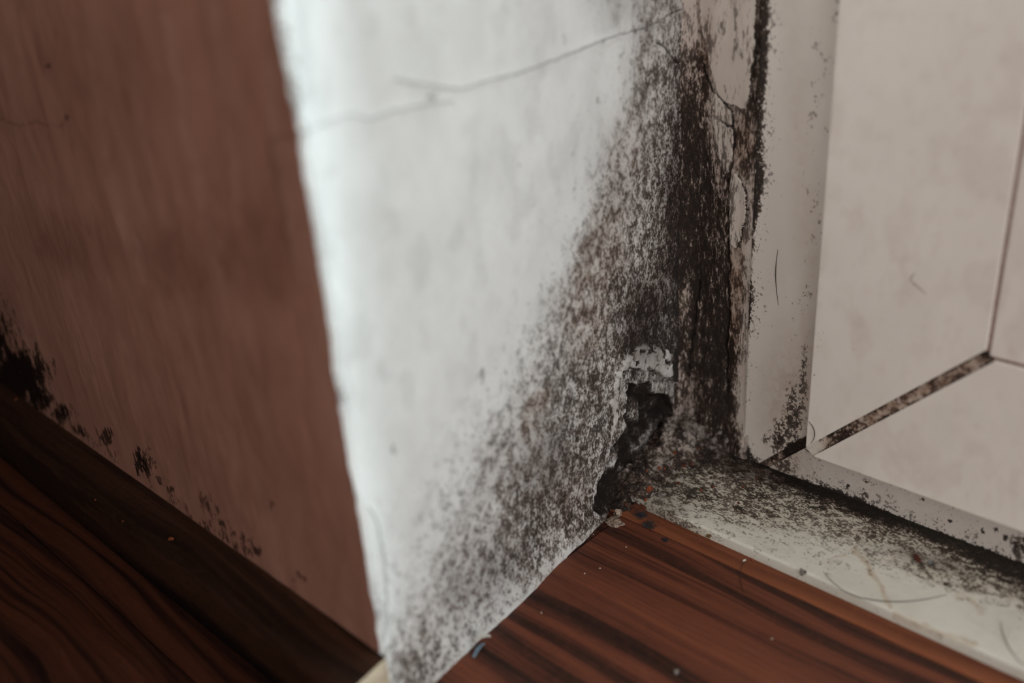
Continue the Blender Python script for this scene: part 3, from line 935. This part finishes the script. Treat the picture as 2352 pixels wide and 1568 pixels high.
def sill():
    x = np.concatenate([dense(-0.285, -0.045, 0.0007), np.linspace(-0.045, X_R, 30)])
    r = 0.0012
    yy = np.concatenate([[Y_SILL, Y_SILL, Y_SILL + r * .3, Y_SILL + r], dense(Y_SILL + r + .0006, Y_FRAME + 0.004, 0.0006)])
    zz = np.concatenate([[0.0, Z_SILL - r, Z_SILL - r * .3, Z_SILL], np.full(len(yy) - 4, Z_SILL)])
    nx, ny = len(x), len(yy)
    XX = np.repeat(x, ny); YY = np.tile(yy, nx); ZZ = np.tile(zz, nx)
    P = np.stack([XX, YY, ZZ], 1)
    px, py = project(P)
    v = (YY - Y_SILL) / (Y_FRAME - Y_SILL)
    jx, jy = wig(px, py, 10, 30, 4)
    vv = np.clip(v + 0.10 * fbm(px / 45, py / 30, 2, 4), 0, 1)
    cols = sorted(SILL_COLS)
    vals = np.stack([np.interp(vv, [k[0] for k in SILL_COLS[c]], [k[1] for k in SILL_COLS[c]]) for c in cols])
    cidx = np.clip(np.searchsorted(cols, jx) - 1, 0, len(cols) - 2)
    c0 = np.array(cols)[cidx]; c1 = np.array(cols)[cidx + 1]
    t = np.clip((jx - c0) / (c1 - c0), 0, 1)
    n = np.arange(len(px))
    mold = vals[cidx, n] * (1 - t) + vals[cidx + 1, n] * t
    mold = np.clip(mold + 0.9 * mold * (1 - mold) * 2 * fbm(px / 60, py / 30, 7, 3), 0, 1)
    mold = np.clip(mold + 0.16 * smooth(1950, 1600, px) * smooth(.08, .3, v), 0, 0.995)
    front = ZZ < Z_SILL * 0.8
    mold = np.where(front, 0.06 + 0.4 * smooth(1700, 1560, px), mold)
    for cx, cy, rx, ry, m in [(2173, 1338, 9, 5, .9), (2352, 1395, 22, 14, .6), (1890, 1170, 20, 8, .8), (1700, 1168, 28, 12, .75), (2240, 1305, 26, 10, .7), (2280, 1345, 10, 5, .5)]:
        mold = np.maximum(mold, m * blob(jx, jy, cx, cy, rx, ry, 20, .5))
    film = 0.95 * blob(jx, jy, 1700, 1062, 140, 30, 22, .6) + 0.55 * blob(jx, jy, 1880, 1130, 120, 18, 22, .6) + 0.55 * blob(jx, jy, 2150, 1290, 90, 18, 18, .7)
    film += 0.35 * blob(jx, jy, 2040, 1195, 80, 20, 20, .7) + 0.5 * blob(jx, jy, 1520, 1150, 50, 50, 0, .8)
    stain = np.zeros(len(px))
    for pts, w, a in [([(1965, 1258), (1992, 1292), (2003, 1320), (2025, 1345), (2040, 1375), (2045, 1395)], 5, .75),
                      ([(2055, 1408), (2110, 1432), (2155, 1450), (2200, 1470), (2240, 1480)], 5, .6),
                      ([(1900, 1292), (1925, 1280), (1945, 1272)], 2.5, .6), ([(2200, 1362), (2245, 1388), (2250, 1410)], 7, .4)]:
        stain = np.maximum(stain, a * (1 - smooth(w * .4, w * 1.8, polydist(jx, jy, pts))))
    stain = np.maximum(stain, 0.42 * smooth(.1, .6, mold))
    P[:, 2] += np.where(front, 0, 0.00035 * fbm(XX * 220, YY * 220, 3, 3) * smooth(.02, .1, v))
    # end of the slab is chipped where it meets the wall
    me = grid_mesh('trim_1', P, nx, ny, dict(mold=probit(mold), film=np.clip(film, 0, 1), stain=np.clip(stain, 0, 1), crack=np.zeros(len(px))))
    return struct(link('trim_1', me, M_SILL), 'white door sill strip speckled with black mould, laid on the wooden floor')


def floor():
    fl = link('floor', box_mesh('floor', (-1.7, -1.2, -0.03), (1.2, Y_BACK + 0.2, -0.0085)), M_SLAB)
    struct(fl, 'dark reddish wooden laminate floor with long grain')
    w = 0.192
    y_edge = 1.075 * U
    first = box_mesh('plank', (-1.7, y_edge + 0.0002, -0.008), (1.2, y_edge + 0.05, 0.0), 0.0004)
    link('plank', first, M_PLANKL, fl)['tone'] = 1.0
    me = box_mesh('plank', (-0.6, -w + 0.0002, -0.008), (0.6, -0.0002, 0.0), 0.0004)
    # the boards by the brown wall join along y = 0.407 units
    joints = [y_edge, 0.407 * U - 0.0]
    for xa, xb, tone in ((-1.7, X_COR - 0.0102, 0.52), (X_COR - 0.0098, 1.2, 1.22)):      # split so the left tone carries shade and the right tone light
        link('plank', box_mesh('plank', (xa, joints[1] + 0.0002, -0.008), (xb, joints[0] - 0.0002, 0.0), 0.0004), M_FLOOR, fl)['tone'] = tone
    y = joints[1]
    k = 0
    while y > -1.1:
        for i in range(-2, 2):
            o = link('plank', me, M_FLOOR, fl)
            o['tone'] = (0.50, 0.85, 0.65, 1.0)[(k + (i % 2)) % 4] if k else 0.50  # first row kept dark: left floor's shade put into the board colour
            o.location = (0.35 + i * 1.2005 + 0.37 * (k % 3), y, 0)
        y -= w; k += 1
    return fl


def baseboard():
    th, hh = 0.0215, 0.0325
    prof = [(0, 0)]
    for a in np.linspace(0, math.pi / 2, 9):
        prof.append((th * (0.82 + 0.18 * math.cos(a)) if a < 0.2 else th * math.cos(a) ** 0.75, 0.010 + (hh - 0.010) * math.sin(a)))
    prof = [(0.0, 0.0), (th, 0.0), (th, 0.012), (th, hh - 0.0095)] + [(th - 0.006 + 0.006 * math.cos(a), hh - 0.0085 + 0.006 * math.sin(a)) for a in np.linspace(0.2, math.pi / 2, 7)] + [(th * 0.3, hh - 0.0008), (0.0, hh)]
    x1, x0 = X_COR + 0.0025, -1.7
    xs = np.concatenate([np.linspace(x1, -0.62, 70), np.linspace(-0.62, x0, 8)[1:]])
    V = []
    for x in xs:
        for (a, b) in prof:
            V.append((x, Y_LEFT - 0.0004 - a - 0.0006 * float(fbm(np.array([x * 20]), np.array([1.0]), 1)[0]) * (a > 0), b))
    V = np.array(V)
    root = link('baseboard_left', grid_mesh('baseboard_left', V, len(xs), len(prof), {}, flip=True), M_SKIRT)
    struct(root, 'dark wooden rounded skirting bead along the foot of the brown wall')
    bm = bmesh.new()
    fr = [bm.verts.new((x1 + 0.0004, Y_LEFT - 0.0004 - a, b)) for a, b in prof]
    bk = [bm.verts.new((x1 - 0.002, Y_LEFT - 0.0004 - a, b)) for a, b in prof]
    bm.faces.new(fr); bm.faces.new(bk[::-1])
    for i in range(len(prof)):
        j = (i + 1) % len(prof)
        bm.faces.new((fr[i], bk[i], bk[j], fr[j]))
    bmesh.ops.bevel(bm, geom=[e for e in bm.edges], offset=0.0003, segments=1, affect='EDGES')
    e = link('cut_end', bm_mesh('cut_end', bm), M_ENDGRAIN, root)
    e['label'] = 'pale raw cut end'
    return root


def shell():
    """the rest of the room: dark walls added on the left for shade, open to the right and behind"""
    d = plain_material('dark shading wall', (0.05, 0.028, 0.02), (0.035, 0.02, 0.014), 60, 0.7, 0.1)
    w = plain_material('ceiling paint', (0.55, 0.52, 0.48), (0.5, 0.47, 0.43), 60, 0.9, 0.1)
    struct(link('shade_wall_front', box_mesh('shade_wall_front', (-1.7, -0.37, 0), (0.06, -0.27, 2.4)), d), 'unseen dark partition added to shade the left floor')  # out of view, added to keep light off the left floor
    struct(link('shade_wall_end', box_mesh('shade_wall_end', (-1.8, -0.37, 0), (-1.7, 0.6, 2.4)), d), 'unseen dark end wall added to shade the left side')  # added dark end wall, leaves light only from the right
    struct(link('wall_right', box_mesh('wall_right', (X_R, Y_FRAME, 0), (2.0, Y_FRAME + 0.12, 2.4)), w), 'plain wall to the right of the glazed door')
    struct(link('wall_top', box_mesh('wall_top', (X_IN - 0.05, Y_FRAME, Z_T), (X_R, Y_FRAME + 0.12, 2.4)), w), 'plain wall above the glazed door')
    struct(link('ceiling', box_mesh('ceiling', (-1.8, -1.6, 2.4), (2.0, Y_BACK + 0.15, 2.5)), w), 'plain pale ceiling')


shell()
rev, zs, edge = wall_reveal()
wall_left(zs, edge)
wall_back()
window()
sill()
floor()
baseboard()


# ------------------------------------------------------------------ rubble, crumbs and hairs
def heap():
    """crumbled plaster piled in the inner corner"""
    x = np.arange(-0.283, -0.205, 0.0005)
    y = np.arange(0.325, 0.4125, 0.0005)
    nx, ny = len(x), len(y)
    XX = np.repeat(x, ny); YY = np.tile(y, nx)
    P = np.stack([XX, YY, np.full(len(XX), Z_SILL)], 1)
    px, py = project(P)
    cx, cy = X_IN + 0.004, Y_FRAME
    rr = np.hypot((XX - cx) / 0.036, (YY - cy) / 0.040)
    rw = np.hypot((XX - (X_IN + (Y_BACK - YY) * 0.108)) / 0.020, np.clip(0.352 - YY, 0, 1) / 0.02)
    n = fbm(XX * 160, YY * 160, 4, 4)
    h = 0.0105 * smooth(1.0, 0.0, rr) + 0.0065 * smooth(1.0, 0.1, rw)
    h *= 1 + 1.2 * n
    h += 0.0028 * smooth(1.1, 0.5, np.minimum(rr, rw)) * fbm(XX * 420, YY * 420, 7, 3)
    edge_ = np.minimum(rr, rw)
    h -= 0.008 * smooth(0.80, 1.1, edge_ + 0.5 * n)
    onfloor = smooth(Y_SILL + 0.001, Y_SILL - 0.001, YY)
    P[:, 2] = Z_SILL * (1 - onfloor) + h - 0.0003
    mold = 0.80 + 0.9 * fbm(px / 22, py / 16, 5, 3)
    mold -= 0.30 * blob(px, py, 1600, 1010, 60, 34, 0, .6) + 0.25 * blob(px, py, 1530, 1050, 14, 60, 35, .5)
    film = 0.5 * blob(px, py, 1690, 1040, 80, 40, 20, .7)
    me = grid_mesh('plaster_heap', P, nx, ny, dict(mold=probit(np.clip(mold, 0.1, .97)), film=film, stain=0.1 + 0 * px, crack=0 * px))
    bm = bmesh.new(); bm.from_mesh(me)
    bm.verts.ensure_lookup_table()
    kill = (edge_ + 0.5 * n > 1.25) | (P[:, 2] < -0.004)
    bmesh.ops.delete(bm, geom=[v for v, k in zip(list(bm.verts), kill) if k], context='VERTS')
    bm.to_mesh(me); bm.free()
    o = link('plaster_heap', me, M_HEAP)
    return tag(o, 'heap of crumbled dirty plaster in the corner where wall, frame and sill meet', 'rubble')


heap()
dg = bpy.context.evaluated_depsgraph_get()
dg.update()


def hit(px, py):
    d = Vector(ray(px, py)).normalized()
    ok, loc, nor, idx, ob, mt = scene.ray_cast(bpy.context.evaluated_depsgraph_get(), Vector(EYE), d)
    return (loc, nor) if ok else (Vector(at_z(px, py, 0.0)), Vector((0, 0, 1)))


def rock_mesh(name, seed, flat=0.6, sub=2, rough=0.35, ax=(1, 1, 1)):
    """broken, pitted lump: an icosphere cut by random planes and roughened"""
    from mathutils import noise as mn
    rs = random.Random(seed)
    bm = bmesh.new()
    bmesh.ops.create_icosphere(bm, subdivisions=sub, radius=0.5)
    offs = [Vector((rs.uniform(-1, 1), rs.uniform(-1, 1), rs.uniform(-1, 1))).normalized() for _ in range(8)]
    cut = [rs.uniform(0.20, 0.44) for _ in range(8)]
    sh = Vector((rs.uniform(0, 50), rs.uniform(0, 50), rs.uniform(0, 50)))
    for v in bm.verts:
        for n, c in zip(offs, cut):
            dd = v.co.dot(n) - c
            if dd > 0:
                v.co -= n * dd
        k = 0.16 * mn.noise(v.co * 4.5 + sh) + 0.10 * mn.noise(v.co * 11 + sh)
        v.co *= 1 + 2.0 * rough * k
        v.co = Vector((v.co.x * ax[0], v.co.y * ax[1], v.co.z * ax[2] * flat))
    return bm_mesh(name, bm)


def crumb(name, px, py, size_px, mat, label, cat, group=None, flat=0.6, ax=(1, 1, 1), rot=None, sub=2, seed=None, sink=0.3):
    loc, nor = hit(px, py)
    depth = float(M[2] @ (np.array(loc) - EYE))
    size = size_px * depth / F_PX
    me = rock_mesh(name, seed if seed is not None else int(px * 7 + py), flat, sub + (size_px >= 12), 1.0, ax)
    for v in me.vertices:
        v.co *= size
    o = link(name, me, mat)
    up = nor if nor.length > 0 else Vector((0, 0, 1))
    q = up.to_track_quat('Z', 'Y')
    o.rotation_mode = 'QUATERNION'
    from mathutils import Quaternion
    o.rotation_quaternion = q @ Quaternion((0, 0, 1), random.uniform(0, 6.28) if rot is None else rot)
    o.location = loc + up * size * flat * 0.5 * (1 - 2 * sink)
    return tag(o, label, cat, group)


def lint(name, px, py, size_px, label):
    loc, nor = hit(px, py)
    size = size_px * float(M[2] @ (np.array(loc) - EYE)) / F_PX
    rs = random.Random(int(px))
    bm = bmesh.new()
    for _ in range(46):
        c = Vector((rs.gauss(0, .26), rs.gauss(0, .2), abs(rs.gauss(0, .12)))) * size
        d = Vector((rs.uniform(-1, 1), rs.uniform(-1, 1), rs.uniform(-.4, .5))).normalized()
        e = Vector((rs.uniform(-1, 1), rs.uniform(-1, 1), rs.uniform(0, .6))).normalized()
        prev = None
        for k in range(6):
            t = (k - 2.5) / 5
            p = loc + c + d * t * size * .7 + e * (t * t) * size * .6
            p.z = max(p.z, 0.0004)
            w = 0.011 * size + 0.00006
            ring = [bm.verts.new(p + Vector((math.cos(a) * w, math.sin(a) * w, math.sin(a + 1) * w))) for a in (0, 2.09, 4.19)]
            if prev:
                for q in range(3):
                    bm.faces.new((prev[q], prev[(q + 1) % 3], ring[(q + 1) % 3], ring[q]))
            prev = ring
    return tag(link(name, bm_mesh(name, bm), M_LINT), label, 'lint')


G_OR = 'orange brick crumbs in the mouldy corner'
L_OR = 'tiny orange brick crumb among the dirt in the mouldy corner'
for px, py, sz in [(1550, 1039, 10), (1604, 1030, 8), (1586, 1066, 12), (1514, 1075, 9), (1526, 1076, 6), (1484, 1082, 9), (1557, 1110, 12),
                   (1482, 1148, 10), (1438, 1158, 12), (1611, 1125, 9), (1570, 1071, 12)]:
    crumb('brick_crumb', px, py, sz, M_ORANGE if sz < 12 else M_RUST, L_OR, 'crumb', G_OR)
crumb('brick_crumb', 1489, 1126, 17, M_ORANGE, 'brightest, longest orange brick crumb standing in the corner dirt above the floor', 'crumb', ax=(0.6, 1.3, 1.2), flat=0.9)
for px, py in [(1638, 1119), (1707, 1118), (1697, 1155), (1738, 1098)]:
    crumb('brick_crumb', px, py, 9, M_RUST, 'small reddish crumb lying on the blackened left part of the sill', 'crumb', 'reddish crumbs on the mouldy sill')
crumb('rust_chip', 1462, 1170, 46, M_RUST, 'large flat red-brown chip on the floor at the foot of the mouldy corner', 'chip', ax=(1.1, .75, 1), flat=0.16, sink=0.0)
crumb('rust_chip', 2106, 1283, 30, M_RUST, 'curled rust-red flake lying in the mould on the sill', 'flake', ax=(.6, 1.15, 1), flat=0.25, rot=1.0, sink=0.0)
crumb('blue_fleck', 2137, 1292, 8, M_BLUE, 'tiny pale blue fleck on the sill beside the rust-red flake', 'fleck', flat=.4)
crumb('brick_crumb', 1060, 1531, 11, M_ORANGE, 'single orange crumb on the floor below the white wall, near the bottom edge', 'crumb')
crumb('brick_crumb', 1727, 1286, 10, M_ORANGE, 'orange crumb on the light floor strip beside a white chip', 'crumb')
crumb('paint_chip', 1710, 1287, 11, M_WHITE, 'small white paint chip on the light floor strip in front of the sill', 'chip', ax=(.6, 1, 1), flat=.25)
crumb('mustard_crumb', 1629, 1230, 14, M_MUSTARD, 'mustard brown crumb wedged against the front edge of the sill', 'crumb', flat=.7)
crumb('stone_chip', 1846, 1313, 19, M_PLASTER, 'grey stone chip perched on the front edge of the sill', 'stone', flat=.8)
crumb('stone_chip', 1554, 1543, 16, M_PLASTER, 'small pale grey stone on the wooden floor near the bottom edge', 'stone', flat=.7)
for px, py in [(1243, 1407), (1773, 1467), (1340, 1228), (1343, 1317), (1378, 1305), (1438, 1256), (1363, 1227)]:
    crumb('dust_speck', px, py, 4.5, M_WHITE, 'tiny white dust speck on the dark wooden floor', 'speck', 'white specks on the floor', sub=1)
crumb('plaster_lump', 1418, 1183, 26, M_TAN, 'round tan plaster lump resting on the floor lip under the peeled hollow', 'plaster', flat=.9)
crumb('plaster_lump', 1409, 1202, 42, M_TAN, 'broad mottled plaster lump at the foot of the wall, below the round tan lump', 'plaster', ax=(1.15, .75, 1), flat=.5)
for px, py, sz in [(1575, 995, 15), (1600, 1005, 14), (1622, 1000, 13), (1640, 1012, 15), (1612, 1022, 12), (1590, 1020, 13), (1655, 992, 14), (1670, 1010, 13),
                   (1560, 1012, 12), (1535, 1062, 12), (1520, 1140, 15), (1455, 1145, 14), (1468, 1152, 12), (1500, 1138, 13), (1632, 1030, 12), (1548, 1085, 11), (1565, 1098, 9)]:
    crumb('plaster_crumb', px, py, sz, M_PLASTER, 'grey crumb of plaster lying in the dirty heap in the corner', 'plaster', 'plaster crumbs in the corner heap', flat=.85, sink=.2)
for px, py, sz, lab in [(1472, 1186, 24, 'dark blue-grey lint tuft beside the large red-brown chip'),
                        (1492, 1208, 26, 'dark blue-grey lint tuft on the floor just left of the sill end'),
                        (1527, 1241, 12, 'smallest blue-grey lint ball on the edge of the light floor strip')]:
    lint('lint_tuft', px, py, sz, lab)
crumb('brick_crumb', 394, 1238, 15, M_ORANGE, 'orange crumb on top of the dark skirting', 'crumb', flat=.5)
for px, py in [(220, 1148), (283, 1196), (37, 917)]:
    crumb('brick_crumb', px, py, 7, M_ORANGE, 'tiny orange speck on the dark skirting at far left', 'crumb', 'orange specks on the skirting', sub=1)


def sliver(name, a, b, width_px, mat, label, cat, thick=0.0004, lift=0.0006, zz=None):
    la, na = hit(*a); lb, nb = hit(*b)
    if zz is not None:
        la, lb = Vector(at_z(*a, zz[0])), Vector(at_z(*b, zz[1]))
    d = float(M[2] @ (np.array((la + lb) / 2) - EYE))
    w = width_px * d / F_PX
    up = Vector((0, 0, 1))
    ax = (lb - la).normalized()
    side = ax.cross(up).normalized()
    bm = bmesh.new()
    n = 9
    ring = []
    for i in range(n):
        t = i / (n - 1)
        c = la.lerp(lb, t) + up * (lift + 0.0012 * math.sin(t * 3.14))
        ww = w * (0.55 + 0.45 * math.sin(0.4 + 2.4 * t)) * random.uniform(.8, 1.1) / 2
        ring.append([bm.verts.new(c + side * ww), bm.verts.new(c + side * ww + up * thick), bm.verts.new(c - side * ww + up * thick), bm.verts.new(c - side * ww)])
    for r0, r1 in zip(ring[:-1], ring[1:]):
        for k in range(4):
            bm.faces.new((r0[k], r0[(k + 1) % 4], r1[(k + 1) % 4], r1[k]))
    bm.faces.new(ring[0][::-1]); bm.faces.new(ring[-1])
    return tag(link(name, bm_mesh(name, bm), mat), label, cat)


sliver('paint_chip', (1090, 1472), (1126, 1461), 9, M_WHITE, 'curled white paint sliver sticking out from the foot of the wall over the floor', 'chip', lift=0.0, thick=0.0007, zz=(0.0055, 0.0045))
sliver('paint_chip', (1088, 1512), (1112, 1480), 9, M_BLUE, 'blue-grey paint sliver on the floor under the white sliver', 'chip')


def hair(name, pts, mat, label, rad_px=0.9, cat='hair', lift=0.0004):
    P = []
    # smooth the picture polyline, then drop every point on the surface behind it
    pts = np.array(pts, float)
    tt = np.linspace(0, len(pts) - 1, 28)
    i = np.arange(len(pts))
    co = np.polyfit(i, pts, min(3, len(pts) - 1))
    sx = np.polyval(co[:, 0], tt); sy = np.polyval(co[:, 1], tt)
    for a, b in zip(sx, sy):
        l, n = hit(a, b)
        P.append(l + n * lift)
    cu = bpy.data.curves.new(name, 'CURVE')
    cu.dimensions = '3D'
    sp = cu.splines.new('POLY')
    sp.points.add(len(P) - 1)
    d = float(M[2] @ (np.array(P[0]) - EYE))
    for k, p in enumerate(P):
        sp.points[k].co = (*p, 1)
        sp.points[k].radius = 0.4 + 0.6 * math.sin(math.pi * (k + 1) / (len(P) + 1))
    cu.bevel_depth = rad_px * d / F_PX
    cu.bevel_resolution = 1
    tmp = bpy.data.objects.new(name, cu)
    me = bpy.data.meshes.new_from_object(tmp)
    bpy.data.objects.remove(tmp)
    return tag(link(name, me, mat), label, cat)


hair('hair', [(1788, 572), (1783, 610), (1783, 650), (1789, 700)], M_HAIR, 'thin dark hair stuck upright on the frame jamb beside the mould')
hair('hair', [(1858, 967), (1868, 980), (1872, 998), (1863, 1017)], M_HAIR, 'short curved dark hair on the sash just above its diagonal seam', 1.0)
hair('hair', [(1890, 1312), (1960, 1366), (2060, 1383), (2175, 1366)], M_HAIR, 'long curved dark hair lying along the clean front of the sill', 0.9)
hair('hair', [(2300, 1430), (2305, 1462), (2325, 1500), (2352, 1528)], M_HAIR, 'dark hair curving off the right end of the sill', 0.9)
hair('hair', [(1829, 880), (1811, 920), (1810, 950), (1816, 985)], M_HAIR, 'faint thin hair arching over the lower frame jamb', 0.5)
hair('hair', [(2128, 674), (2112, 660), (2100, 650), (2091, 642)], M_GASKET, 'long leg of the bent pale brown fibre on the sash face', 0.8, 'fibre')
hair('hair', [(2091, 642), (2096, 634), (2104, 626)], M_GASKET, 'short leg of the bent pale brown fibre on the sash face', 0.8, 'fibre')
hair('hair', [(1710, 1290), (1700, 1320), (1703, 1345), (1708, 1365)], M_HAIR, 'fine dark hair hanging down over the light floor strip from the white chip', 0.7)
hair('hair', [(1841, 1022), (1850, 1030), (1862, 1040), (1870, 1050)], M_HAIR, 'short straight hair crossing the lower end of the sash seam', 0.7)
